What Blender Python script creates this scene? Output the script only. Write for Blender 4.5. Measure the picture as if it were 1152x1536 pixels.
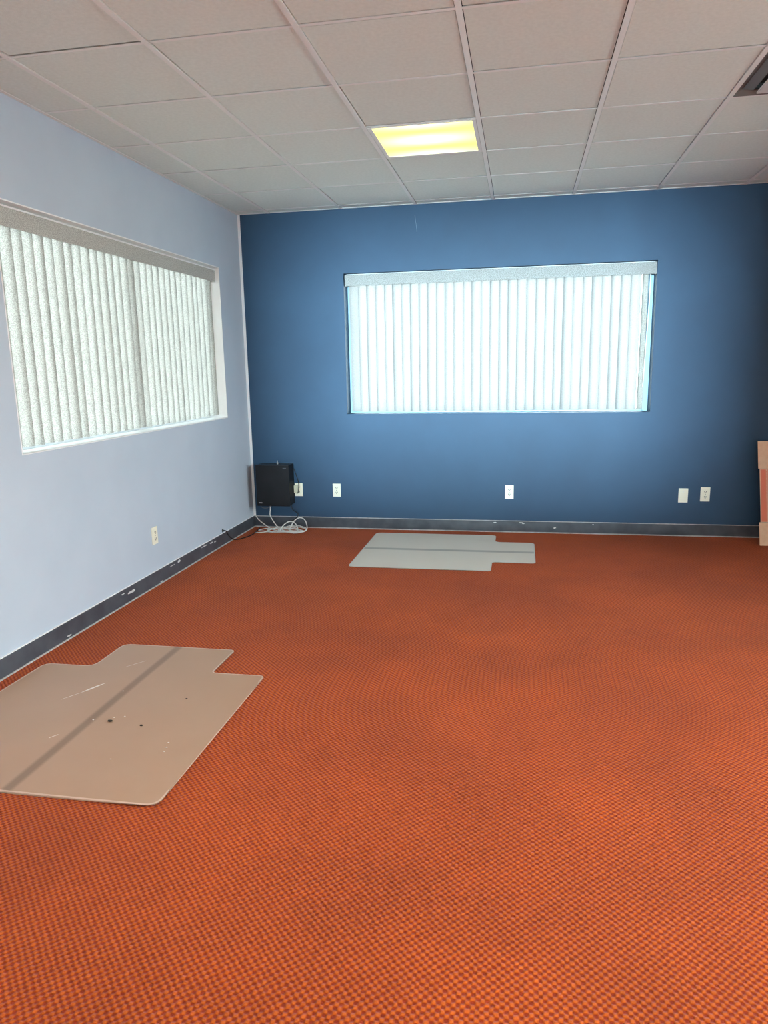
import bpy, bmesh, math, random
from mathutils import Vector, Matrix, noise
random.seed(7)
S = bpy.context.scene
for o in list(bpy.data.objects): bpy.data.objects.remove(o)
COL = S.collection

# ------------------------------------------------------------------ camera
F_PX, CAM_H, YAW, PITCH, ROLL = 1087.37, 1.4001, -0.1889, -0.198, -0.0195
XL, YB, ZC = -2.368, 6.103, 2.665          # left wall, back wall, ceiling
XR, YR = 3.7, -3.6                         # right wall, rear wall (out of frame)
fwd = Vector((math.sin(YAW)*math.cos(PITCH), math.cos(YAW)*math.cos(PITCH), math.sin(PITCH)))
rgt = Vector((math.cos(YAW), -math.sin(YAW), 0)); upv = rgt.cross(fwd)
cr, sr = math.cos(ROLL), math.sin(ROLL)
a = rgt*cr + upv*sr; b = -rgt*sr + upv*cr
cam = bpy.data.cameras.new('camera'); cam.sensor_fit = 'VERTICAL'; cam.sensor_height = 36
cam.lens = 36*F_PX/1536; cam.clip_start = 0.05; cam.clip_end = 300
co = bpy.data.objects.new('camera', cam); COL.objects.link(co)
M = Matrix((a, b, -fwd)).transposed().to_4x4(); M.translation = (0, 0, CAM_H)
co.matrix_world = M; S.camera = co

# ------------------------------------------------------------------ look
S.view_settings.view_transform = 'Standard'; S.view_settings.look = 'None'
S.view_settings.gamma = 1; S.view_settings.use_curve_mapping = False
S.view_settings.exposure = 0.3
SKY = 18.0          # overcast sky seen through the windows
LAMP = 14.0         # emission of the warm ceiling panels
POOL_LIGHT = 8000.0     # added lamp, shines through the rear window onto the blue wall

# ------------------------------------------------------------------ world
w = bpy.data.worlds.new('overcast_sky'); S.world = w; w.use_nodes = True
nt = w.node_tree; bg = nt.nodes['Background']
tc = nt.nodes.new('ShaderNodeTexCoord'); sx = nt.nodes.new('ShaderNodeSeparateXYZ')
rp = nt.nodes.new('ShaderNodeValToRGB'); mr = nt.nodes.new('ShaderNodeMapRange')
nt.links.new(tc.outputs['Generated'], sx.inputs[0]); nt.links.new(sx.outputs['Z'], mr.inputs[0])
mr.inputs[1].default_value = -1
nt.links.new(mr.outputs[0], rp.inputs[0])
rp.color_ramp.elements[0].position = 0.45; rp.color_ramp.elements[0].color = (.45, .48, .48, 1)
rp.color_ramp.elements[1].position = 0.6; rp.color_ramp.elements[1].color = (.82, .93, 1, 1)
nt.links.new(rp.outputs[0], bg.inputs[0]); bg.inputs[1].default_value = SKY

def area(name, loc, rot, sx_, sy_, energy, col, portal=False):
    l = bpy.data.lights.new(name, 'AREA'); l.shape = 'RECTANGLE'; l.size = sx_; l.size_y = sy_
    l.energy = energy; l.color = col
    if portal: l.cycles.is_portal = True
    o = bpy.data.objects.new(name, l); COL.objects.link(o); o.location = loc; o.rotation_euler = rot
    return o
PI = math.pi
# portals outside the windows guide sky samples in; they add no light
area('sky_portal', (-.235, YB+.26, 1.58), (-PI/2, 0, 0), 2.6, 1.3, 1, (1, 1, 1), True)
area('sky_portal', (XL-.26, 4.37, 1.6), (PI/2, 0, -PI/2), 2.7, 1.3, 1, (1, 1, 1), True)
# added lamp outside the rear window, makes the bright pool on the blue wall
area('added_pool_light', (-.1, -13.0, 1.55), (PI/2, 0, 0), 1.0, 1.0, POOL_LIGHT, (.62, .84, 1))
area('sky_portal', (XR+.26, 1.9, 1.55), (PI/2, 0, PI/2), 4.8, 1.4, 1, (1, 1, 1), True)
area('sky_portal', (XL-.26, -1.05, 1.6), (PI/2, 0, -PI/2), 3.1, 1.25, 1, (1, 1, 1), True)
SUN = 50.0
sl = bpy.data.lights.new('sun', 'SUN'); sl.energy = SUN; sl.angle = .1; sl.color = (1, .97, .9)
so_ = bpy.data.objects.new('sun', sl); COL.objects.link(so_)
so_.rotation_euler = Vector((.72, -.62, -.55)).to_track_quat('-Z', 'Y').to_euler()

# ------------------------------------------------------------------ materials
def mat(name, col, rough=.6, **k):
    m = bpy.data.materials.new(name); m.use_nodes = True
    p = m.node_tree.nodes['Principled BSDF']
    p.inputs['Base Color'].default_value = (*col, 1); p.inputs['Roughness'].default_value = rough
    for kk, v in k.items(): p.inputs[kk.replace('_', ' ')].default_value = v
    return m
def N(m, t, **k):
    n = m.node_tree.nodes.new(t)
    for kk, v in k.items(): setattr(n, kk, v)
    return n
def LK(m, x, y): m.node_tree.links.new(x, y)
def noisy(name, c1, c2, scale, rough=.7, bump=0., detail=4, lo=.35, hi=.65, dist=.002, **k):
    m = mat(name, c1, rough, **k); p = m.node_tree.nodes['Principled BSDF']
    t = N(m, 'ShaderNodeTexCoord'); n = N(m, 'ShaderNodeTexNoise'); n.inputs['Scale'].default_value = scale
    n.inputs['Detail'].default_value = detail
    r = N(m, 'ShaderNodeValToRGB'); r.color_ramp.elements[0].position = lo; r.color_ramp.elements[1].position = hi
    r.color_ramp.elements[0].color = (*c1, 1); r.color_ramp.elements[1].color = (*c2, 1)
    LK(m, t.outputs['Object'], n.inputs['Vector']); LK(m, n.outputs['Fac'], r.inputs[0]); LK(m, r.outputs[0], p.inputs['Base Color'])
    if bump:
        bb = N(m, 'ShaderNodeBump'); bb.inputs['Strength'].default_value = bump; bb.inputs['Distance'].default_value = dist
        n2 = N(m, 'ShaderNodeTexNoise'); n2.inputs['Scale'].default_value = scale*6
        LK(m, t.outputs['Object'], n2.inputs['Vector']); LK(m, n2.outputs['Fac'], bb.inputs['Height']); LK(m, bb.outputs[0], p.inputs['Normal'])
    return m
M_GREY = noisy('grey_wall_paint', (.53, .61, .71), (.56, .64, .74), 3, .5, .15)
M_BLUE = noisy('blue_wall_paint', (.020, .064, .128), (.022, .070, .139), 4, .6, .2)
M_TILE = noisy('ceiling_tile_face', (.75, .80, .74), (.80, .85, .79), 60, .9, .35)
M_GRID = mat('grid_metal', (.86, .86, .82), .45)
M_WHITE = mat('white_trim_paint', (.92, .93, .94), .45)
M_BASE = noisy('slate_vinyl', (.052, .062, .078), (.085, .10, .12), 9, .38, .1)
M_CAULK = noisy('caulk_line', (.42, .42, .42), (.62, .62, .62), 20, .6)
M_CHIP = mat('bare_plaster', (.75, .75, .75), .8)
M_IVORY = mat('ivory_plastic', (.93, .90, .74), .35)
M_SLOT = mat('outlet_slot', (.02, .02, .02), .6)
M_FRAME = mat('window_aluminium', (.20, .30, .36), .4, Metallic=.3)
M_FRAME2 = mat('window_aluminium_pale', (.60, .63, .66), .4, Metallic=.2)
M_BLACK = noisy('black_enclosure', (.008, .009, .011), (.012, .013, .016), 8, .5, Specular_IOR_Level=.25)
M_CORD = mat('black_cord', (.012, .012, .012), .5)
M_CABLE = mat('white_cable', (.80, .79, .76), .45)
M_CARD = noisy('brown_cardboard', (.84, .58, .40), (.90, .66, .47), 30, .85, .1)
M_CARDE = noisy('cardboard_edge', (.42, .27, .17), (.55, .37, .25), 120, .9)
M_PRINT = mat('red_carton_print', (.88, .27, .18), .8)
M_CLEAR = bpy.data.materials.new('window_glass'); M_CLEAR.use_nodes = True
_n = M_CLEAR.node_tree; _n.nodes.clear()
_o = _n.nodes.new('ShaderNodeOutputMaterial'); _m = _n.nodes.new('ShaderNodeMixShader'); _t = _n.nodes.new('ShaderNodeBsdfTransparent')
_g = _n.nodes.new('ShaderNodeBsdfGlossy'); _f = _n.nodes.new('ShaderNodeFresnel'); _g.inputs['Roughness'].default_value = .02
_t.inputs[0].default_value = (.93, .97, .96, 1)
_n.links.new(_f.outputs[0], _m.inputs[0]); _n.links.new(_t.outputs[0], _m.inputs[1]); _n.links.new(_g.outputs[0], _m.inputs[2]); _n.links.new(_m.outputs[0], _o.inputs[0])

def slat_mat(name, c1, c2, tr, scale, fr=.4):
    m = bpy.data.materials.new(name); m.use_nodes = True; n = m.node_tree; n.nodes.clear()
    out = n.nodes.new('ShaderNodeOutputMaterial'); mx = n.nodes.new('ShaderNodeMixShader'); mx.inputs[0].default_value = tr
    d = n.nodes.new('ShaderNodeBsdfDiffuse'); t = n.nodes.new('ShaderNodeBsdfTranslucent')
    tc = n.nodes.new('ShaderNodeTexCoord'); no = n.nodes.new('ShaderNodeTexNoise'); no.noise_dimensions = '4D'; oi = n.nodes.new('ShaderNodeObjectInfo'); mw = n.nodes.new('ShaderNodeMath'); mw.operation = 'MULTIPLY'; mw.inputs[1].default_value = 60; n.links.new(oi.outputs['Random'], mw.inputs[0]); n.links.new(mw.outputs[0], no.inputs['W']); no.inputs['Scale'].default_value = scale; no.inputs['Detail'].default_value = 3
    r = n.nodes.new('ShaderNodeValToRGB'); r.color_ramp.elements[0].position = .42; r.color_ramp.elements[1].position = .58
    r.color_ramp.elements[0].color = (*c1, 1); r.color_ramp.elements[1].color = (*c2, 1)
    n.links.new(tc.outputs['Object'], no.inputs['Vector']); n.links.new(no.outputs['Fac'], r.inputs[0])
    dk = n.nodes.new('ShaderNodeVectorMath'); dk.operation = 'SCALE'; dk.inputs['Scale'].default_value = fr
    n.links.new(r.outputs[0], dk.inputs[0]); n.links.new(dk.outputs[0], d.inputs[0]); n.links.new(r.outputs[0], t.inputs[0])
    n.links.new(d.outputs[0], mx.inputs[1]); n.links.new(t.outputs[0], mx.inputs[2]); n.links.new(mx.outputs[0], out.inputs[0])
    return m
M_SLAT = slat_mat('translucent_slat', (.78, .78, .76), (.86, .86, .84), .18, 170, .28)
M_SLAT2 = slat_mat('speckled_slat', (.52, .51, .47), (.86, .85, .79), .20, 240, .5)
M_VAL = noisy('speckled_valance', (.22, .22, .205), (.42, .42, .40), 220, .7, detail=2, lo=.42, hi=.58)

# carpet: checkerboard of raised loops, 21 mm repeat
M_CARPET = mat('loop_carpet', (.5, .1, .03), .95)
m = M_CARPET; p = m.node_tree.nodes['Principled BSDF']
t = N(m, 'ShaderNodeTexCoord'); s = N(m, 'ShaderNodeSeparateXYZ')
wob = N(m, 'ShaderNodeTexNoise'); wob.inputs['Scale'].default_value = 45; wob.inputs['Detail'].default_value = 2
wa = N(m, 'ShaderNodeVectorMath', operation='SCALE'); wa.inputs['Scale'].default_value = .009
add = N(m, 'ShaderNodeVectorMath', operation='ADD')
LK(m, t.outputs['Object'], wob.inputs['Vector']); LK(m, wob.outputs['Color'], wa.inputs[0])
LK(m, t.outputs['Object'], add.inputs[0]); LK(m, wa.outputs[0], add.inputs[1]); LK(m, add.outputs[0], s.inputs[0])
def math_(op, x=None, y=None, v=None):
    n = N(m, 'ShaderNodeMath', operation=op)
    if x is not None: LK(m, x, n.inputs[0])
    if y is not None: LK(m, y, n.inputs[1])
    if v is not None: n.inputs[1].default_value = v
    return n.outputs[0]
PC = PI/.0107
h = math_('MULTIPLY', math_('SINE', math_('MULTIPLY', s.outputs['X'], v=PC)), math_('SINE', math_('MULTIPLY', s.outputs['Y'], v=PC)))
rmp = N(m, 'ShaderNodeMapRange'); rmp.interpolation_type = 'SMOOTHSTEP'; rmp.inputs[1].default_value = -.75; rmp.inputs[2].default_value = .75
LK(m, h, rmp.inputs[0])
cr_ = N(m, 'ShaderNodeMix', data_type='RGBA'); cr_.inputs[6].default_value = (.29, .026, .002, 1); cr_.inputs[7].default_value = (.65, .134, .010, 1)
LK(m, rmp.outputs[0], cr_.inputs[0])
# soiling blotches with their own shape
so = N(m, 'ShaderNodeTexNoise'); so.inputs['Scale'].default_value = 1.3; so.inputs['Detail'].default_value = 5; so.inputs['Roughness'].default_value = .6
sr_ = N(m, 'ShaderNodeMapRange'); sr_.inputs[1].default_value = .38; sr_.inputs[2].default_value = .62; sr_.inputs[3].default_value = .80; sr_.inputs[4].default_value = 1.05
LK(m, t.outputs['Object'], so.inputs['Vector']); LK(m, so.outputs['Fac'], sr_.inputs[0])
mu = N(m, 'ShaderNodeVectorMath', operation='SCALE'); LK(m, cr_.outputs[2], mu.inputs[0]); LK(m, sr_.outputs[0], mu.inputs['Scale'])
LK(m, mu.outputs[0], p.inputs['Base Color'])
fz = N(m, 'ShaderNodeTexNoise'); fz.inputs['Scale'].default_value = 600; LK(m, t.outputs['Object'], fz.inputs['Vector'])
hh = math_('ADD', rmp.outputs[0], math_('MULTIPLY', fz.outputs['Fac'], v=.35))
bp = N(m, 'ShaderNodeBump'); bp.inputs['Strength'].default_value = .9; bp.inputs['Distance'].default_value = .006
LK(m, hh, bp.inputs['Height']); LK(m, bp.outputs[0], p.inputs['Normal'])
p.inputs['Sheen Weight'].default_value = .28; p.inputs['Sheen Roughness'].default_value = .5
p.inputs['Sheen Tint'].default_value = (.9, .42, .42, 1); p.inputs['Specular IOR Level'].default_value = .15

def mat_plastic(name, c1, c2, clear, sw=0):
    m = mat(name, c1, .32); nt = m.node_tree; p = nt.nodes['Principled BSDF']
    t = N(m, 'ShaderNodeTexCoord'); n = N(m, 'ShaderNodeTexNoise'); n.inputs['Scale'].default_value = 3.5; n.inputs['Detail'].default_value = 6
    r = N(m, 'ShaderNodeMix', data_type='RGBA'); r.inputs[6].default_value = (*c1, 1); r.inputs[7].default_value = (*c2, 1)
    LK(m, t.outputs['Object'], n.inputs['Vector']); LK(m, n.outputs['Fac'], r.inputs[0])
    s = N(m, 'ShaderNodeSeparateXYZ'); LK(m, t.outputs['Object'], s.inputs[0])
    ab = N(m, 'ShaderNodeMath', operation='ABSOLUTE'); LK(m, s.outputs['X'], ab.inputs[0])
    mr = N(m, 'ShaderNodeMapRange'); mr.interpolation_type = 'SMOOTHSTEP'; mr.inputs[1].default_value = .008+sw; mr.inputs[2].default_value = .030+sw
    mr.inputs[3].default_value = .60; mr.inputs[4].default_value = 1  # dark fold band: crease shade and wear painted into the colour
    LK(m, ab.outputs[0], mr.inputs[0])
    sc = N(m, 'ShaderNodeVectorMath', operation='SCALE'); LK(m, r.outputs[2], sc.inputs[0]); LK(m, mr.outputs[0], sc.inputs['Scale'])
    LK(m, sc.outputs[0], p.inputs['Base Color'])
    tr = N(m, 'ShaderNodeBsdfTransparent'); mx = N(m, 'ShaderNodeMixShader'); mx.inputs[0].default_value = clear
    LK(m, p.outputs[0], mx.inputs[1]); LK(m, tr.outputs[0], mx.inputs[2]); LK(m, mx.outputs[0], nt.nodes['Material Output'].inputs[0])
    return m
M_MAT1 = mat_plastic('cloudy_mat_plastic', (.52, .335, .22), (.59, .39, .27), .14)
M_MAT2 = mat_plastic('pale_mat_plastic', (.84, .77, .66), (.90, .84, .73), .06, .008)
M_EDGE = mat('mat_edge_plastic', (.66, .50, .40), .3)
M_SCR = mat('scratch_white', (.85, .8, .75), .6)

def lamp_mat():
    m = bpy.data.materials.new('lit_diffuser'); m.use_nodes = True; n = m.node_tree; n.nodes.clear()
    o = n.nodes.new('ShaderNodeOutputMaterial'); e = n.nodes.new('ShaderNodeEmission'); tc = n.nodes.new('ShaderNodeTexCoord')
    s = n.nodes.new('ShaderNodeSeparateXYZ'); n.links.new(tc.outputs['Object'], s.inputs[0])
    # two tubes behind the lens: brighter bands across x
    def mm(op, x, v=None, y=None):
        k = n.nodes.new('ShaderNodeMath'); k.operation = op; n.links.new(x, k.inputs[0])
        if v is not None: k.inputs[1].default_value = v
        if y is not None: n.links.new(y, k.inputs[1])
        return k.outputs[0]
    c = mm('COSINE', mm('MULTIPLY', s.outputs['Y'], 2*PI/.30)); ce = mm('MULTIPLY', mm('ADD', c, 1), .5)
    ex = mm('SUBTRACT', mm('MULTIPLY', mm('ABSOLUTE', s.outputs['X']), -3.2), -1.1)
    ex = mm('MINIMUM', mm('MAXIMUM', ex, 0), 1)
    f = mm('MULTIPLY', ce, None, ex)
    r = n.nodes.new('ShaderNodeMix'); r.data_type = 'RGBA'; r.inputs[6].default_value = (1.0, .93, .20, 1); r.inputs[7].default_value = (1.6, 1.5, .80, 1)
    n.links.new(f, r.inputs[0]); n.links.new(r.outputs[2], e.inputs[0]); e.inputs[1].default_value = 1.5
    n.links.new(e.outputs[0], o.inputs[0]); return m
M_LAMP = lamp_mat()
def warm_mat():
    m = bpy.data.materials.new('warm_lit_diffuser'); m.use_nodes = True; n = m.node_tree; n.nodes.clear()
    o = n.nodes.new('ShaderNodeOutputMaterial'); e = n.nodes.new('ShaderNodeEmission'); e.inputs[0].default_value = (1, .62, .34, 1); e.inputs[1].default_value = LAMP
    n.links.new(e.outputs[0], o.inputs[0]); return m
M_WARM = warm_mat()

# ------------------------------------------------------------------ helpers
def box(bm, x0, x1, y0, y1, z0, z1, bev=0):
    r = bmesh.ops.create_cube(bm, size=1)
    vs = r['verts']
    for v in vs: v.co = Vector(((x0+x1)/2+v.co.x*(x1-x0), (y0+y1)/2+v.co.y*(y1-y0), (z0+z1)/2+v.co.z*(z1-z0)))
    if bev:
        es = list({e for v in vs for e in v.link_edges})
        bmesh.ops.bevel(bm, geom=es, offset=bev, segments=2, affect='EDGES', profile=.5)
    return vs
def BX(*a, bev=0):
    bm = bmesh.new(); box(bm, *a, bev=bev); return bm
def obj(name, bm, material, parent=None, origin=None, smooth=False, z_up=None):
    """bm in world coordinates; origin becomes the object's origin"""
    og = Vector(origin) if origin is not None else (Vector(parent['_o']) if parent is not None else Vector((0, 0, 0)))
    bmesh.ops.recalc_face_normals(bm, faces=bm.faces)
    if smooth:
        for f in bm.faces: f.smooth = True
    me = bpy.data.meshes.new(name); bm.transform(Matrix.Translation(-og)); bm.to_mesh(me); bm.free()
    me.materials.append(material)
    o = bpy.data.objects.new(name, me); COL.objects.link(o)
    o['_o'] = list(og)
    if parent is not None:
        o.parent = parent; o.location = og - Vector(parent['_o'])
    else: o.location = og
    return o
def tag(o, label, cat, group=None):
    o['label'] = label; o['category'] = cat
    if group: o['group'] = group
    return o
def thing(name, label, cat, loc, group=None):
    o = bpy.data.objects.new(name, None); o.empty_display_size = .1; COL.objects.link(o); o.location = loc; o['_o'] = list(loc)
    return tag(o, label, cat, group)
def struct(name, bm, material, parent=None, origin=(0, 0, 0)):
    o = obj(name, bm, material, parent, None if parent is not None else origin)
    if parent is None: o['kind'] = 'structure'
    return o
def sempty(name, loc):
    o = bpy.data.objects.new(name, None); COL.objects.link(o); o.location = loc; o['_o'] = list(loc); o['kind'] = 'structure'; return o
def catmull(pts, n=8):
    P = [Vector(q) for q in pts]; P = [P[0]*2-P[1]] + P + [P[-1]*2-P[-2]]; out = []
    for i in range(1, len(P)-2):
        for k in range(n):
            t = k/n; p0, p1, p2, p3 = P[i-1:i+3]
            out.append(.5*((2*p1)+(p2-p0)*t+(2*p0-5*p1+4*p2-p3)*t*t+(3*p1-p0-3*p2+p3)*t**3))
    out.append(P[-2]); return out
def tube(bm, pts, r, seg=8, n=8):
    c = catmull(pts, n); rings = []; up = Vector((0, 0, 1)); prev = None
    for i, q in enumerate(c):
        d = (c[min(i+1, len(c)-1)]-c[max(i-1, 0)]).normalized()
        u = prev if prev is not None else (up.cross(d) if abs(d.z) < .95 else Vector((1, 0, 0)))
        u = (u - d*u.dot(d)).normalized(); prev = u; v = d.cross(u)
        rings.append([bm.verts.new(q+(u*math.cos(2*PI*k/seg)+v*math.sin(2*PI*k/seg))*r) for k in range(seg)])
    for A, B in zip(rings, rings[1:]):
        for k in range(seg): bm.faces.new((A[k], A[(k+1) % seg], B[(k+1) % seg], B[k]))
    bm.faces.new(rings[0]); bm.faces.new(rings[-1])
def rounded(pts, rad, seg=5):
    out = []
    for i, q in enumerate(pts):
        p0 = Vector(pts[i-1]); p1 = Vector(q); p2 = Vector(pts[(i+1) % len(pts)])
        r = rad[i] if isinstance(rad, (list, tuple)) else rad
        A = p1+(p0-p1).normalized()*r; B = p1+(p2-p1).normalized()*r
        for k in range(seg+1):
            t = k/seg; out.append((1-t)**2*A+2*t*(1-t)*p1+t*t*B)
    return out
def prism(bm, pts2, z0, z1):
    lo = [bm.verts.new((q[0], q[1], z0)) for q in pts2]; hi = [bm.verts.new((q[0], q[1], z1)) for q in pts2]
    bm.faces.new(hi); bm.faces.new(lo[::-1]); n = len(lo)
    for i in range(n): bm.faces.new((lo[i], lo[(i+1) % n], hi[(i+1) % n], hi[i]))
    return lo, hi

# ------------------------------------------------------------------ room shell
WT = .24
struct('floor', BX(XL-WT, XR+WT, YR-WT, YB+WT, -.12, 0), M_CARPET)
def wall_hole(u0, u1, z0, z1, hu0, hu1, hz0, hz1, mk):
    bm = bmesh.new()
    for (A, B, C_, D) in ((u0, hu0, z0, z1), (hu1, u1, z0, z1), (hu0, hu1, z0, hz0), (hu0, hu1, hz1, z1)):
        box(bm, *mk(A, B), C_, D)
    return bm
BW = (-1.476, 1.010, 1.000, 2.166)      # back window opening x0 x1 z0 z1
LW = (3.105, 5.640, 1.012, 2.192)       # left window opening  y0 y1 z0 z1
RW = (-1.02, .62, .97, 2.06)            # unseen rear window, added to shape the pool on the blue wall
struct('wall_back', wall_hole(XL-WT, XR+WT, 0, ZC+.1, *BW, lambda A, B: (A, B, YB, YB+WT)), M_BLUE)
GW5 = (-2.6, .5, 1.012, 2.192)          # unseen left-wall window, added to brighten the ceiling
bm = wall_hole(1.5, YB, 0, ZC+.1, *LW, lambda A, B: (XL-WT, XL, A, B))
b2 = wall_hole(YR-WT, 1.5, 0, ZC+.1, *GW5, lambda A, B: (XL-WT, XL, A, B))
me = bpy.data.meshes.new('tmp'); b2.to_mesh(me); b2.free(); bm.from_mesh(me); bpy.data.meshes.remove(me)
struct('wall_left', bm, M_GREY)
struct('wall_rear', wall_hole(XL, XR, 0, ZC+.1, *RW, lambda A, B: (A, B, YR-WT, YR)), M_GREY)
GW4 = (-.5, 4.3, .9, 2.2)               # unseen wide right-wall window, added to light the left wall
struct('wall_right', wall_hole(YR-WT, YB, 0, ZC+.1, *GW4, lambda A, B: (XR, XR+WT, A, B)), M_GREY)
struct('trim_1', BX(XL, XL+.022, YB-.004, YB+.0, .10, ZC), M_WHITE)     # unpainted strip in the corner
struct('ground', BX(-40, 40, -40, 45, -.6, -.5), noisy('pale_concrete', (.25, .245, .235), (.29, .285, .275), 2, .9))

# ceiling: slab, T-bar grid and inlaid tiles
X1, GW, Y0, GD = -2.0906, .6135, 5.3752, .6096
struct('ceiling', BX(XL-WT, XR+WT, YR-WT, YB+WT, ZC+.10, ZC+.2), mat('dark_plenum', (.03, .03, .03), .9))
gx = [X1+k*GW for k in range(0, 10) if X1+k*GW < XR-.05]
gy = [Y0-k*GD for k in range(-1, 15) if Y0-k*GD > YR+.05]
xs = [XL]+gx+[XR]; ys = sorted([YR]+gy+[YB])
LAMPS = {(2, 1)}                                # column, row from the camera view
def cellx(k): return gx[k], gx[k+1]
lampcells = []
def col_of(x): return min(range(len(xs)-1), key=lambda i: abs((xs[i]+xs[i+1])/2-x))
def row_of(y): return min(range(len(ys)-1), key=lambda i: abs((ys[i]+ys[i+1])/2-y))
special = {}
for nm, cx, cy in (('lit', -.556, 4.46), ('vent', 1.284, 3.85), ('warm', -.556, 1.41), ('warm', -.556, -1.03), ('warm', 1.9, 1.41), ('warm', 1.9, -1.03), ('warm', .67, -1.03)):
    special[(col_of(cx), row_of(cy))] = nm
tiles = bmesh.new()
for i in range(len(xs)-1):
    for j in range(len(ys)-1):
        if (i, j) in special: continue
        dz = random.uniform(-.0015, .0015)
        g0, g1 = (.015 if i else .004), (.015 if i < len(xs)-2 else .004)
        h0, h1 = (.0145 if j else .004), (.0145 if j < len(ys)-2 else .004)
        vs = box(tiles, xs[i]+g0, xs[i+1]-g1, ys[j]+h0, ys[j+1]-h1, ZC+.003, ZC+.018)
        for v in vs: v.co.z += dz + random.uniform(-.0008, .0008)
ct = struct('ceiling', tiles, M_TILE)
gb = bmesh.new()
for x in gx: box(gb, x-.012, x+.012, YR, YB, ZC-.002, ZC+.003); box(gb, x-.002, x+.002, YR, YB, ZC+.003, ZC+.04)
for y in gy:
    for i in range(len(xs)-1):
        box(gb, xs[i]+(.0125 if i else 0), xs[i+1]-.0125, y-.009, y+.009, ZC+.0008, ZC+.0028)
box(gb, XL, XL+.020, YR, YB, ZC-.001, ZC+.0025); box(gb, XL+.02, XR, YB-.020, YB, ZC-.001, ZC+.0025)
struct('trim_2', gb, M_GRID)

# troffers and the air diffuser
def troffer(cell, label, lit, group=None):
    x0, x1, y0, y1 = xs[cell[0]]+.013, xs[cell[0]+1]-.013, ys[cell[1]]+.013, ys[cell[1]+1]-.013
    c = ((x0+x1)/2, (y0+y1)/2, ZC)
    t = thing('ceiling_light', label, 'ceiling light', c, group)
    fr = bmesh.new(); b_ = .022
    for q in ((x0, x0+b_, y0, y1), (x1-b_, x1, y0, y1), (x0+b_, x1-b_, y0, y0+b_*.5), (x0+b_, x1-b_, y1-b_*.5, y1)):
        box(fr, *q, ZC-.001, ZC+.03, bev=.0015)
    box(fr, x0, x1, y0, y1, ZC+.031, ZC+.07)
    obj('housing', fr, M_GRID, t)
    obj('diffuser', BX(x0+b_, x1-b_, y0+b_*.5, y1-b_*.5, ZC+.004, ZC+.010), M_LAMP if lit else M_WARM, t)
for cell, nm in special.items():
    if nm == 'lit': troffer(cell, 'square lit ceiling light panel with yellow-white diffuser in the tile grid', True)
    elif nm == 'warm': troffer(cell, 'warm lit ceiling panel set in the ceiling grid behind the camera', False, 'ceiling panels behind the camera')
cv = [c for c, n in special.items() if n == 'vent'][0]
vx0, vx1, vy0, vy1 = xs[cv[0]]+.013, xs[cv[0]+1]-.013, ys[cv[1]]+.013, ys[cv[1]+1]-.013
vt = thing('air_diffuser', 'square metal ceiling air diffuser with dropped face plate at upper right', 'air vent', ((vx0+vx1)/2, (vy0+vy1)/2, ZC))
M_VENT = mat('vent_metal', (.17, .155, .14), .5); M_VENTD = mat('vent_throat', (.10, .085, .075), .7)
def ringcone(bm, x0, x1, y0, y1, z, i0, z2):
    A = [bm.verts.new(q) for q in ((x0, y0, z), (x1, y0, z), (x1, y1, z), (x0, y1, z))]
    B = [bm.verts.new(q) for q in ((x0+i0, y0+i0, z2), (x1-i0, y0+i0, z2), (x1-i0, y1-i0, z2), (x0+i0, y1-i0, z2))]
    for k in range(4): bm.faces.new((A[k], A[(k+1) % 4], B[(k+1) % 4], B[k]))
bm = bmesh.new(); ringcone(bm, vx0, vx1, vy0, vy1, ZC-.001, .055, ZC+.035); ringcone(bm, vx0, vx1, vy0, vy1, ZC+.002, .055, ZC+.038)
obj('vent_frame', bm, M_VENT, vt)
bm = bmesh.new(); box(bm, vx0+.05, vx1-.05, vy0+.05, vy1-.05, ZC+.036, ZC+.09); obj('vent_throat', bm, M_VENTD, vt)
bm = bmesh.new(); ringcone(bm, vx0+.035, vx1-.035, vy0+.035, vy1-.035, ZC+.018, .04, ZC+.0)
ringcone(bm, vx0+.035, vx1-.035, vy0+.035, vy1-.035, ZC+.021, .04, ZC+.003)
obj('vent_cone', bm, M_VENT, vt)
obj('vent_face_plate', BX(vx0+.085, vx1-.085, vy0+.085, vy1-.085, ZC-.022, ZC-.012, bev=.003), mat('vent_plate', (.62, .60, .58), .5), vt)

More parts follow.
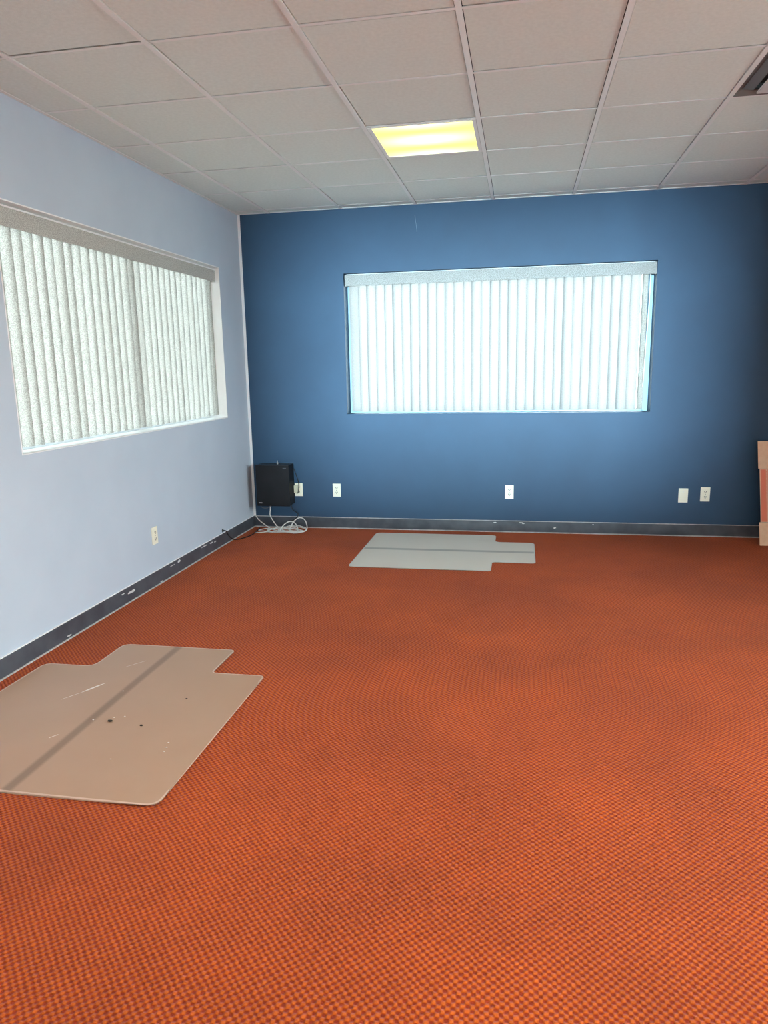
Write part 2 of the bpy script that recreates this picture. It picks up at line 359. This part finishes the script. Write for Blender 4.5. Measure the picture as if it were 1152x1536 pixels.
# baseboards with caulk lines and chipped spots
def base_left():
    o = struct('baseboard_left', BX(XL, XL+.008, YR, YB, .007, .098, bev=.002), M_BASE)
    bm = bmesh.new(); box(bm, XL, XL+.006, YR, YB, .0985, .1035); obj('caulk_line', bm, M_WHITE, o)
    bm = bmesh.new(); box(bm, XL+.001, XL+.013, YR, YB, 0, .0068); obj('toe_edge', bm, M_CAULK, o)
    return o
def base_back():
    o = struct('baseboard_back', BX(XL+.009, XR, YB-.008, YB, .007, .095, bev=.002), M_BASE)
    bm = bmesh.new(); box(bm, XL+.009, XR, YB-.006, YB, .0955, .100); obj('caulk_line', bm, M_CAULK, o)
    bm = bmesh.new(); box(bm, XL+.014, XR, YB-.015, YB-.001, 0, .0068); obj('toe_edge', bm, M_CAULK, o)
    return o
BL, BB = base_left(), base_back()
def chip(parent, side, u, z, lu, lz):
    bm = bmesh.new(); n = 11; ring = []
    for k in range(n):
        an = 2*PI*k/n; r = random.uniform(.5, 1)
        du, dz = lu/2*math.cos(an)*r, lz/2*math.sin(an)*r
        ring.append((u+du, z+dz))
    for d0 in (0,):
        A = [bm.verts.new((XL+.0080, q[0], q[1]) if side == 'L' else (q[0], YB-.0080, q[1])) for q in ring]
        B = [bm.verts.new((XL+.0088, q[0], q[1]) if side == 'L' else (q[0], YB-.0088, q[1])) for q in ring]
        bm.faces.new(A); bm.faces.new(B)
        for k in range(n): bm.faces.new((A[k], A[(k+1) % n], B[(k+1) % n], B[k]))
    obj('paint_chip', bm, M_CHIP, parent)
for u, z, lu, lz in ((5.02, .083, .13, .012), (5.15, .078, .09, .016), (5.22, .071, .05, .012), (4.60, .080, .06, .020), (4.50, .076, .09, .008),
                     (3.95, .06, .10, .02), (3.85, .075, .05, .01), (3.3, .02, .05, .012), (2.75, .03, .012, .012), (4.33, .013, .05, .010)):
    chip(BL, 'L', u, z, lu, lz)
for u, z, lu, lz in ((-.205, .082, .03, .012), (0.01, .083, .05, .010), (.03, .076, .03, .006), (.29, .045, .03, .016), (.60, .08, .02, .006)):
    chip(BB, 'B', u, z, lu, lz)

# ------------------------------------------------------------------ windows
def window_back():
    x0, x1, z0, z1 = BW; w_ = sempty('window_1', ((x0+x1)/2, YB+.1, z0))
    t = .006; bm = bmesh.new()
    for q in ((x0, x0+t, z0, z1), (x1-t, x1, z0, z1)): box(bm, q[0], q[1], YB-.002, YB+.17, q[2], q[3])
    box(bm, x0+t, x1-t, YB-.002, YB+.17, z1-t, z1)
    obj('window_reveal', bm, M_BLUE, w_)
    obj('window_sill', BX(x0+t, x1-t, YB-.003, YB+.17, z0, z0+t, bev=.001), M_BLUE, w_)
    fb = bmesh.new(); f = .045
    for q in ((x0+t, x0+t+f, z0+t, z1-t), (x1-t-f, x1-t, z0+t, z1-t), (x0+t+f, x1-t-f, z0+t, z0+t+f*.5), (x0+t+f, x1-t-f, z1-t-f, z1-t)):
        box(fb, q[0], q[1], YB+.13, YB+.185, q[2], q[3], bev=.003)
    obj('window_frame', fb, M_FRAME, w_)
    obj('glass_pane', BX(x0+t+.02, x1-t-.02, YB+.155, YB+.160, z0+.02, z1-.03), M_CLEAR, w_)
def window_left():
    y0, y1, z0, z1 = LW; w_ = sempty('window_2', (XL-.1, (y0+y1)/2, z0))
    t = .006; bm = bmesh.new()
    for q in ((y0, y0+t), (y1-t, y1)): box(bm, XL-.17, XL+.002, q[0], q[1], z0, z1)
    box(bm, XL-.17, XL+.002, y0+t, y1-t, z1-t, z1)
    obj('window_reveal', bm, M_WHITE, w_)
    obj('window_sill', BX(XL-.17, XL+.004, y0+t, y1-t, z0, z0+t, bev=.001), M_WHITE, w_)
    fb = bmesh.new(); f = .045; c = 4.43
    for q in ((y0+t, y0+t+f, z0+t, z1-t), (y1-t-f, y1-t, z0+t, z1-t), (y0+t+f, y1-t-f, z0+t, z0+t+f*.5), (y0+t+f, y1-t-f, z1-t-f, z1-t), (c-.018, c+.018, z0+t+f*.5, z1-t-f)):
        box(fb, XL-.185, XL-.13, q[0], q[1], q[2], q[3], bev=.003)
    obj('window_frame', fb, M_FRAME2, w_)
    obj('glass_pane', BX(XL-.160, XL-.155, y0+.02, c-.001, z0+.02, z1-.03), M_CLEAR, w_)
    obj('glass_pane', BX(XL-.160, XL-.155, c+.001, y1-.02, z0+.02, z1-.03), M_CLEAR, w_)
window_back(); window_left()
w5 = sempty('added_window_5', (XL-.1, -1.05, GW5[2])); fb = bmesh.new()
for q in ((GW5[0], GW5[0]+.05, GW5[2], GW5[3]), (GW5[1]-.05, GW5[1], GW5[2], GW5[3]), (-1.08, -1.02, GW5[2]+.05, GW5[3]-.05), (GW5[0]+.05, GW5[1]-.05, GW5[2], GW5[2]+.05), (GW5[0]+.05, GW5[1]-.05, GW5[3]-.05, GW5[3])):
    box(fb, XL-.16, XL-.1, q[0], q[1], q[2], q[3])
obj('window_frame', fb, M_FRAME2, w5)
obj('glass_pane', BX(XL-.132, XL-.128, GW5[0]+.04, GW5[1]-.04, GW5[2]+.04, GW5[3]-.04), M_CLEAR, w5)
w4 = sempty('added_window_4', (XR+.1, 1.9, GW4[2])); fb = bmesh.new()
for q in ((GW4[0], GW4[0]+.05, GW4[2], GW4[3]), (GW4[1]-.05, GW4[1], GW4[2], GW4[3]), (1.87, 1.93, GW4[2]+.05, GW4[3]-.05), (GW4[0]+.05, GW4[1]-.05, GW4[2], GW4[2]+.05), (GW4[0]+.05, GW4[1]-.05, GW4[3]-.05, GW4[3])):
    box(fb, XR+.1, XR+.16, q[0], q[1], q[2], q[3])
obj('window_frame', fb, M_FRAME2, w4)
obj('glass_pane', BX(XR+.128, XR+.132, GW4[0]+.04, GW4[1]-.04, GW4[2]+.04, GW4[3]-.04), M_CLEAR, w4)
w3 = sempty('added_window_3', (-.15, YR-.1, RW[2])); fb = bmesh.new()
for q in ((RW[0], RW[0]+.05, RW[2], RW[3]), (RW[1]-.05, RW[1], RW[2], RW[3]), (RW[0]+.05, RW[1]-.05, RW[2], RW[2]+.05), (RW[0]+.05, RW[1]-.05, RW[3]-.05, RW[3])):
    box(fb, q[0], q[1], YR-.16, YR-.1, q[2], q[3])
obj('window_frame', fb, M_FRAME2, w3)
obj('glass_pane', BX(RW[0]+.04, RW[1]-.04, YR-.132, YR-.128, RW[2]+.04, RW[3]-.04), M_CLEAR, w3)

def slat_bm(cx, cy, ang, z0, z1, width=.089, sag=.007):
    """curved vane; chord direction ang in the xy plane"""
    bm = bmesh.new(); d = Vector((math.cos(ang), math.sin(ang), 0)); n = Vector((-d.y, d.x, 0)); K = 8; Z = 10
    wv = random.uniform(-.004, .004); tw = random.uniform(-.035, .035)
    F, B_ = [], []
    for j in range(Z+1):
        z = z0+(z1-z0)*j/Z; k1 = 1-j/Z
        an = ang+tw*k1; d = Vector((math.cos(an), math.sin(an), 0)); n = Vector((-d.y, d.x, 0))
        rf, rb = [], []
        for i in range(K+1):
            s = i/K*2-1; off = sag*(1-s*s)-sag*.5
            q = Vector((cx, cy, z))+d*(s*width/2+wv*k1)+n*off
            rf.append(bm.verts.new(q+n*.0004)); rb.append(bm.verts.new(q-n*.0004))
        F.append(rf); B_.append(rb)
    # single curved skin (0.8 mm thick vane would double the translucency); use the front row only
    for j in range(Z):
        for i in range(K): bm.faces.new((F[j][i], F[j][i+1], F[j+1][i+1], F[j+1][i]))
    for r in B_:
        for v in r: bm.verts.remove(v)
    return bm
def put_slat(root, c, ang, z0, z1, m, sag=.007, width=.089):
    o = obj('slat', slat_bm(c[0], c[1], ang, z0, z1, width, sag), m, root, origin=(c[0], c[1], z1), smooth=True); return o

# back blind
x0, x1, z0, z1 = BW
YS = YB+.065
rb = thing('vertical_blind', 'closed white vertical blind hanging in the window of the blue wall', 'blind', (-.235, YS, z1-.01))
bm = bmesh.new(); box(bm, x0+.012, x1-.008, YB+.010, YB+.014, z1-.106, z1-.016, bev=.001)
box(bm, x0+.012, x0+.016, YB+.014, YB+.06, z1-.106, z1-.016); box(bm, x1-.012, x1-.008, YB+.014, YB+.06, z1-.106, z1-.016)
obj('valance', bm, M_VAL, rb)
obj('head_rail', BX(x0+.02, x1-.02, YS-.02, YS+.02, z1-.045, z1-.008, bev=.002), M_WHITE, rb)
nS = 32; sx0, sx1 = -1.392, .866
for k in range(nS):
    x = sx0+(sx1-sx0)*k/(nS-1)+random.uniform(-.003, .003)
    put_slat(rb, (x, YS), math.radians(14+random.uniform(-3, 3)), z0+.022+random.uniform(-.002, .004), z1-.05, M_SLAT, sag=-.016)
put_slat(rb, (.928, YS+.01), math.radians(52), z0+.025, z1-.05, M_SLAT2)
bm = bmesh.new(); tube(bm, [(.962, YS-.035, z1-.10), (.960, YS-.036, 1.8), (.950, YS-.034, 1.45), (.944, YS-.032, 1.20)], .0035, 8)
obj('tilt_wand', bm, M_WHITE, rb)
# left blind
y0, y1, z0, z1 = LW
XS = XL-.085
lb = thing('vertical_blind', 'speckled vertical blind hanging in the window of the pale grey wall', 'blind', (XS, 4.37, z1-.01))
bm = bmesh.new(); M_VAL2 = noisy('speckled_pale_valance', (.36, .36, .33), (.62, .62, .58), 220, .7, detail=2, lo=.42, hi=.58); box(bm, XL-.034, XL-.030, y0+.012, y1-.010, z1-.112, z1-.024, bev=.001)
box(bm, XL-.09, XL-.034, y0+.012, y0+.016, z1-.112, z1-.024); box(bm, XL-.09, XL-.034, y1-.014, y1-.010, z1-.112, z1-.024)
obj('valance', bm, M_VAL2, lb)
bm = bmesh.new(); box(bm, XL-.035, XL-.028, y0+.010, y1-.008, z1-.0238, z1-.016); box(bm, XL-.035, XL-.028, y1-.0098, y1-.006, z1-.112, z1-.0238)
obj('valance_trim', bm, M_WHITE, lb)
obj('head_rail', BX(XS-.02, XS+.02, y0+.02, y1-.02, z1-.05, z1-.010, bev=.002), M_WHITE, lb)
def lrow(a_, b_, n):
    for k in range(n):
        y = a_+(b_-a_)*k/(n-1)+random.uniform(-.004, .004)
        put_slat(lb, (XS, y), math.radians(90-19+random.uniform(-4, 4)), z0+.024+random.uniform(-.002, .004), z1-.055, M_SLAT2, sag=-.009, width=.110)
lrow(y0+.06, 4.318, 15)
lrow(4.47, y1-.055, 14)
put_slat(lb, (XS-.004, 4.398), math.radians(90-22), z0+.026, z1-.055, M_SLAT2, sag=-.009, width=.110)

# ------------------------------------------------------------------ outlets
def outlet(name, side, u, z, label, kind='duplex', group=None):
    """u along the wall; plate .070 x .115"""
    def P(du, d, dz):
        return (u+du, YB-d, z+dz) if side == 'B' else (XL+d, u+du, z+dz)
    def bxs(bm, u0, u1, d0, d1, a0, a1, bev=0):
        p, q = P(u0, d0, a0), P(u1, d1, a1)
        box(bm, min(p[0], q[0]), max(p[0], q[0]), min(p[1], q[1]), max(p[1], q[1]), min(p[2], q[2]), max(p[2], q[2]), bev=bev)
    t = thing(name, label, 'wall outlet' if kind != 'blank' else 'wall plate', P(0, 0, 0), group)
    bm = bmesh.new(); bxs(bm, -.036, .036, 0, .006, -.058, .058, bev=.002); obj('cover_plate', bm, M_IVORY, t)
    def disc(dz, r, m, nm, d0=.006, d1=.0075):
        bm = bmesh.new(); A = [bm.verts.new(P(r*math.cos(2*PI*k/12), d0, dz+r*math.sin(2*PI*k/12))) for k in range(12)]
        B = [bm.verts.new(P(r*math.cos(2*PI*k/12), d1, dz+r*math.sin(2*PI*k/12))) for k in range(12)]
        bm.faces.new(A); bm.faces.new(B)
        for k in range(12): bm.faces.new((A[k], A[(k+1) % 12], B[(k+1) % 12], B[k]))
        return obj(nm, bm, m, t)
    if kind == 'blank':
        disc(.030, .0035, M_GRID, 'screw'); disc(-.030, .0035, M_GRID, 'screw'); return t
    for s in (-1, 1):
        bm = bmesh.new(); bxs(bm, -.017, .017, .006, .0085, s*.0215-.014, s*.0215+.014, bev=.001); r = obj('receptacle', bm, M_IVORY, t)
        bm = bmesh.new()
        for du in (-.0065, .0065): bxs(bm, du-.0020, du+.0020, .0085, .0089, s*.0215-.003, s*.0215+.008)
        bxs(bm, -.0035, .0035, .0085, .0089, s*.0215-.011, s*.0215-.0045)
        obj('outlet_slots', bm, M_SLOT, r)
    disc(0, .0032, M_SLOT, 'screw'); return t
outlet('wall_outlet', 'B', -1.932, .343, 'ivory wall outlet beside the black box with a cord plugged in')
outlet('wall_outlet', 'B', -1.585, .342, 'ivory outlet on the blue wall, second to the right of the black box')
outlet('wall_outlet', 'B', -.090, .345, 'lone ivory outlet on the blue wall below the middle of the window')
outlet('wall_plate', 'B', 1.292, .335, 'plain ivory blank plate low on the blue wall, left of the end outlet', 'blank')
outlet('wall_outlet', 'B', 1.458, .346, 'ivory outlet on the blue wall nearest the cardboard')
outlet('wall_outlet', 'L', 4.298, .336, 'white outlet low on the pale grey wall below the window')

# plug and its cord
t = thing('power_plug', 'ivory plug adapter in the outlet beside the black box, black cord attached', 'plug', (-1.948, YB-.0095, .352))
obj('plug_body', BX(-1.966, -1.930, YB-.045, YB-.0095, .318, .388, bev=.004), mat('cream_plastic', (.72, .69, .52), .4), t)
bm = bmesh.new(); tube(bm, [(-1.940, YB-.040, .316), (-1.926, YB-.050, .325), (-1.920, YB-.046, .36), (-1.924, YB-.03, .41), (-1.945, YB-.018, .47), (-1.958, YB-.02, .51), (-1.962, YB-.03, .535)], .0035)
obj('plug_cord', bm, M_CORD, t)

# ------------------------------------------------------------------ black enclosure
bx0, bx1, by0, bz0, bz1 = -2.268, -1.972, YB-.155, .222, .578
t = thing('equipment_box', 'black metal equipment box mounted low in the corner on the blue wall', 'equipment box', ((bx0+bx1)/2, YB, bz0))
obj('box_body', BX(bx0, bx1, by0+.012, YB, bz0, bz1, bev=.004), M_BLACK, t)
obj('box_door', BX(bx0-.003, bx1+.003, by0, by0+.0115, bz0-.003, bz1+.001, bev=.003), M_BLACK, t)
obj('box_lid_edge', BX(bx0-.001, bx1+.001, by0+.002, by0+.020, bz1+.0012, bz1+.0045, bev=.001), mat('worn_steel', (.10, .11, .13), .35, Metallic=.5), t)
obj('nameplate', BX(bx0+.015, bx0+.045, by0-.002, by0, bz0+.022, bz0+.030), mat('silver_plate', (.5, .5, .5), .4), t)
obj('latch', BX(bx1-.05, bx1-.02, by0-.002, by0, bz1-.028, bz1-.022), mat('dark_latch', (.12, .13, .15), .35), t)
bm = bmesh.new(); box(bm, -2.10, -2.088, YB-.08, YB-.07, bz1+.0, bz1+.018, bev=.002); box(bm, -2.0965, -2.0915, YB-.078, YB-.072, bz1+.018, bz1+.034, bev=.001)
obj('lock_stub', bm, mat('grey_plastic', (.45, .47, .5), .4), t)

# cables
bm = bmesh.new(); tube(bm, [(-2.17, YB-.10, bz0), (-2.172, YB-.10, .18), (-2.178, YB-.10, .13), (-2.15, YB-.12, .09), (-2.10, YB-.15, .04), (-2.04, YB-.18, .012), (-1.96, YB-.22, .006), (-1.90, YB-.20, .007)], .0045)
tag(obj('cable', bm, M_CABLE, origin=(-2.17, YB-.1, bz0)), 'white cable dropping from under the black box to the floor', 'cable')
bm = bmesh.new(); pts = []
rr = random.Random(4)
tube(bm, [(XL+.022, YB-.012, .104), (-2.30, YB-.06, .075), (-2.22, YB-.12, .042), (-2.14, YB-.17, .016), (-2.05, YB-.22, .009), (-1.95, YB-.19, .012)], .0045)
tag(obj('cable', bm, M_CABLE, origin=(XL+.022, YB-.012, .104)), 'white cable slanting from the corner above the baseboard into the tangle', 'cable')
bm = bmesh.new(); pts = []
loops = [(-2.02, -.205, .155, .055, 0, .012), (-1.98, -.16, .150, .060, 2.4, .02), (-2.05, -.19, .20, .050, .8, .010), (-1.95, -.17, .115, .070, 4.0, .030), (-2.00, -.22, .17, .045, 5.2, .012)]
for (cx, cy, rx, ry, ph, hz) in loops:
    for k in range(9):
        an = ph+2*PI*k/9
        px_, py_ = cx+rx*math.cos(an)+rr.uniform(-.012, .012), YB+cy+ry*math.sin(an)+rr.uniform(-.01, .01)
        pts.append((px_, min(py_, YB-.025), .008+hz*max(0, math.sin(an))+rr.uniform(0, .006)))
pts += [(-2.15, YB-.24, .007), (-2.23, YB-.27, .006), (-2.26, YB-.262, .006)]
tube(bm, pts, .0036)
# arched loops standing against the baseboard
tube(bm, [(-2.06, YB-.20, .010), (-2.04, YB-.14, .05), (-2.00, YB-.10, .072), (-1.95, YB-.10, .058), (-1.91, YB-.15, .02), (-1.90, YB-.20, .008)], .0045)
tube(bm, [(-1.985, YB-.16, .012), (-1.965, YB-.09, .07), (-1.92, YB-.06, .10), (-1.87, YB-.07, .085), (-1.835, YB-.12, .04), (-1.83, YB-.17, .012), (-1.86, YB-.23, .007), (-1.92, YB-.26, .006)], .0045)
tag(obj('cable_tangle', bm, M_CABLE, origin=(-2.0, YB-.2, 0)), 'tangled coil of white cable lying on the carpet under the black box', 'cable')
bm = bmesh.new(); tube(bm, [(bx0+.01, YB-.10, bz0-.002), (bx0+.02, YB-.11, .20), (bx0+.06, YB-.115, .193), (bx0+.10, YB-.11, .205), (bx0+.12, YB-.10, bz0-.002)], .003)
tag(obj('short_cable', bm, mat('grey_cable', (.12, .13, .14), .5), origin=(bx0+.02, YB-.1, bz0)), 'short dark grey cable looping under the bottom left of the black box', 'cable')
bm = bmesh.new(); tube(bm, [(bx1-.02, YB-.05, bz0+.0), (bx1-.01, YB-.05, .17), (bx1+.03, YB-.03, .13), (bx1+.01, YB-.03, .09), (bx1-.06, YB-.06, .05), (bx1-.12, YB-.10, .008)], .0035)
tag(obj('black_cable', bm, M_CORD, origin=(bx1-.02, YB-.05, bz0)), 'black cable hanging from the right underside of the black box', 'cable')
bm = bmesh.new(); tube(bm, [(XL, 5.40, .118), (XL+.018, 5.40, .119), (XL+.024, 5.42, .105), (XL+.020, 5.47, .06), (XL+.03, 5.53, .018), (XL+.055, 5.58, .006), (XL+.09, 5.66, .005), (XL+.11, 5.76, .005), (XL+.10, 5.90, .006), (XL+.09, 6.0, .008)], .0045)
tag(obj('black_cable', bm, M_CORD, origin=(XL, 5.4, .118)), 'black cable from a hole in the grey wall running down over the baseboard', 'cable')
bm = bmesh.new(); r_ = .014; A = [bm.verts.new((XL+.0, 5.395+r_*math.cos(2*PI*k/12), .120+r_*math.sin(2*PI*k/12))) for k in range(12)]
B = [bm.verts.new((XL+.006, 5.395+r_*.7*math.cos(2*PI*k/12), .120+r_*.7*math.sin(2*PI*k/12))) for k in range(12)]
bm.faces.new(A); bm.faces.new(B)
for k in range(12): bm.faces.new((A[k], A[(k+1) % 12], B[(k+1) % 12], B[k]))
tag(obj('cord_grommet', bm, M_CORD, origin=(XL, 5.395, .12)), 'small black grommet low on the grey wall where a cord comes out', 'grommet')
bm = bmesh.new(); tube(bm, [(-.868, YB-.001, 2.585), (-.864, YB-.003, 2.55), (-.858, YB-.003, 2.51), (-.852, YB-.001, 2.455)], .0012, 6)
tag(obj('loose_thread', bm, mat('pale_thread', (.25, .33, .42), .8), origin=(-.86, YB, 2.585)), 'thin pale thread hanging on the blue wall just under the ceiling', 'thread')

# ------------------------------------------------------------------ chair mats
def chair_mat(name, label, loc, rz, W, D, LWd, LD, m, warp=0):
    """main body W x D centred on origin, lip LWd x LD towards +y; finely gridded top so it can bow"""
    hw, hd, hl = W/2, D/2, LWd/2
    outl = [(-hw, -hd), (hw, -hd), (hw, hd), (hl, hd), (hl, hd+LD), (-hl, hd+LD), (-hl, hd), (-hw, hd)]
    P = rounded(outl, [.05, .05, .03, .025, .03, .05, .05, .05], 6)
    root = thing(name, label, 'chair mat', loc); root.rotation_euler = (0, 0, rz)
    def lift(x, y):
        return warp*(.011*max(0, x/hw)**2*(1-(y/hd)**2*.6)*(abs(y) < hd*1.2) + .002*math.sin(x*5+1)*math.sin(y*4)+.002)
    bm = bmesh.new(); P2 = [Vector(q) for q in P]
    vs = [bm.verts.new((q.x, q.y, .0005)) for q in P2]; f = bm.faces.new(vs)
    # slice into a grid
    for axis, lim, step in ((0, hw, .06), (1, hd+LD, .06)):
        u = -lim+step
        while u < lim:
            co_ = Vector((u, 0, 0)) if axis == 0 else Vector((0, u, 0)); no = Vector((1, 0, 0)) if axis == 0 else Vector((0, 1, 0))
            bmesh.ops.bisect_plane(bm, geom=list(bm.verts)+list(bm.edges)+list(bm.faces), plane_co=co_, plane_no=no); u += step
    r = bmesh.ops.extrude_face_region(bm, geom=list(bm.faces))
    for v in r['geom']:
        if isinstance(v, bmesh.types.BMVert): v.co.z += .0025
    for v in bm.verts: v.co.z += lift(v.co.x, v.co.y)
    root['_o'] = [0, 0, 0]
    o = obj('mat_sheet', bm, m, root)
    # thin rolled rim
    rim = bmesh.new(); n = len(P2); prev = None; rings = []
    for i, q in enumerate(P2):
        d = (P2[(i+1) % n]-P2[i-1]).normalized(); nn = Vector((d.y, -d.x)); z = lift(q.x, q.y)
        prof = [(.0, .0004), (.0, .0034), (-.003, .0041), (-.007, .0036), (-.0072, .0031)]
        rings.append([rim.verts.new((q.x+nn.x*a_, q.y+nn.y*a_, z+b_)) for a_, b_ in prof])
    for i in range(n):
        A, B = rings[i], rings[(i+1) % n]
        for k in range(4): rim.faces.new((A[k], A[k+1], B[k+1], B[k]))
    obj('mat_rim', rim, M_EDGE if warp else mat('pale_rim', (.72, .68, .60), .3), root)
    root['_o'] = list(loc)
    return root, lift
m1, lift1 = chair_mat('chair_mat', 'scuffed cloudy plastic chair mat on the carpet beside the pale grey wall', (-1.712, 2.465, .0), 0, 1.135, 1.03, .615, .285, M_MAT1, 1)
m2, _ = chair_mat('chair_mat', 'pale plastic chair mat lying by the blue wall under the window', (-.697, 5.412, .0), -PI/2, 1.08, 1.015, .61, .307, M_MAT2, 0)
def flat_streak(pts, wd, z):
    bm = bmesh.new(); n = len(pts); L = []
    for i, q in enumerate(pts):
        d = (Vector(pts[min(i+1, n-1)])-Vector(pts[max(i-1, 0)])).normalized(); nn = Vector((-d.y, d.x)); ww = wd*math.sin(PI*(i+.3)/(n-.4))
        L.append((bm.verts.new((q[0]+nn.x*ww, q[1]+nn.y*ww, z)), bm.verts.new((q[0]-nn.x*ww, q[1]-nn.y*ww, z)),
                  bm.verts.new((q[0]+nn.x*ww, q[1]+nn.y*ww, z+.0004)), bm.verts.new((q[0]-nn.x*ww, q[1]-nn.y*ww, z+.0004))))
    for A, B in zip(L, L[1:]):
        bm.faces.new((A[2], A[3], B[3], B[2])); bm.faces.new((A[0], A[1], B[1], B[0])); bm.faces.new((A[0], A[2], B[2], B[0])); bm.faces.new((A[1], A[3], B[3], B[1]))
    return bm
def scr(pts, wd):
    q = [(x+1.712, y-2.465) for x, y in pts]; z = .0032+max(lift1(*k) for k in q)
    root = m1; save = list(root['_o']); root['_o'] = [0, 0, 0]
    obj('scratch', flat_streak(q, wd, z), M_SCR, root); root['_o'] = save
scr([(-1.85, 2.80), (-1.868, 2.765), (-1.885, 2.73), (-1.90, 2.70)], .006)
scr([(-1.90, 2.70), (-1.925, 2.66), (-1.95, 2.62)], .0016)
scr([(-1.79, 3.07), (-1.82, 3.03), (-1.85, 2.99)], .0012)
scr([(-1.77, 2.34), (-1.79, 2.31)], .0025)
def crumb(x, y, r, label, m, nm, cat='crumb', group=None):
    bm = bmesh.new(); bmesh.ops.create_icosphere(bm, subdivisions=2, radius=r)
    for v in bm.verts:
        v.co *= 1+.35*noise.noise(v.co*300+Vector((x*9, y*7, 0))); v.co.z *= .5; v.co.x *= 1.4
    z = .0030+lift1(x+1.712, y-2.465)+r*.45
    for v in bm.verts: v.co += Vector((x, y, z))
    tag(obj(nm, bm, m, origin=(x, y, z)), label, cat, group)
M_DIRT = mat('dark_dirt', (.03, .02, .015), .9)
crumb(-1.624, 2.468, .0075, 'larger dark crumb near the fold line of the near chair mat', M_DIRT, 'crumb')
crumb(-1.476, 2.451, .005, 'small dark crumb at the middle of the near chair mat', M_DIRT, 'crumb')
crumb(-1.40, 2.70, .0035, 'tiny dark speck towards the far right part of the near mat', M_DIRT, 'crumb')
for x, y in ((-1.625, 2.50), (-1.585, 2.515), (-1.70, 2.47), (-1.29, 2.30), (-1.285, 2.27), (-1.30, 2.335), (-1.46, 2.20), (-1.72, 2.735)):
    crumb(x, y, .0028, 'tiny white paint flake scattered on the near chair mat', M_SCR, 'paint_flake', 'flake', 'white flakes on the near chair mat')

# ------------------------------------------------------------------ flattened carton leaning at the right
t = thing('cardboard_box', 'flattened brown cardboard box with red printing leaning on the blue wall', 'cardboard box', (1.80, 5.83, 0))
def leanpt(x, z, d=0): 
    return Vector((x-.028*(1-z/.785)*-1 if False else x+.03*(1-z/.785), 5.83+.15*z/.785-d, z))
def panel(zA, zB, xa, xb, th=.004, d=0):
    bm = bmesh.new(); nrm = .0
    q = [leanpt(xa, zA, d), leanpt(xb, zA, d), leanpt(xb, zB, d), leanpt(xa, zB, d)]
    A = [bm.verts.new(v) for v in q]; B = [bm.verts.new(v+Vector((0, th, 0))) for v in q]
    bm.faces.new(A); bm.faces.new(B)
    for k in range(4): bm.faces.new((A[k], A[(k+1) % 4], B[(k+1) % 4], B[k]))
    return bm
obj('box_flap', panel(.578, .785, 1.782, 2.30), M_CARD, t)
o_ = obj('box_panel', panel(.176, .576, 1.792, 2.30), M_CARD, t)
obj('box_flap', panel(.0, .174, 1.782, 2.30), M_CARD, t)
obj('red_print', panel(.180, .572, 1.797, 1.835, .0006, .0007), M_PRINT, o_)
bm = bmesh.new()
for k in range(34):
    zz = .190+k*.011
    for v0, v1 in ((1.8365, 1.8395),):
        pb = panel(zz, zz+random.uniform(.004, .008), v0, v1, .0005, .0006)
        me = bpy.data.meshes.new('x'); pb.to_mesh(me); pb.free(); bm.from_mesh(me); bpy.data.meshes.remove(me)
obj('small_print', bm, M_PRINT, o_)
obj('red_print', panel(.180, .572, 1.842, 2.22, .0006, .0007), mat('pale_red_print', (.86, .42, .32), .8), o_)

for o in bpy.data.objects:
    if '_o' in o: del o['_o']
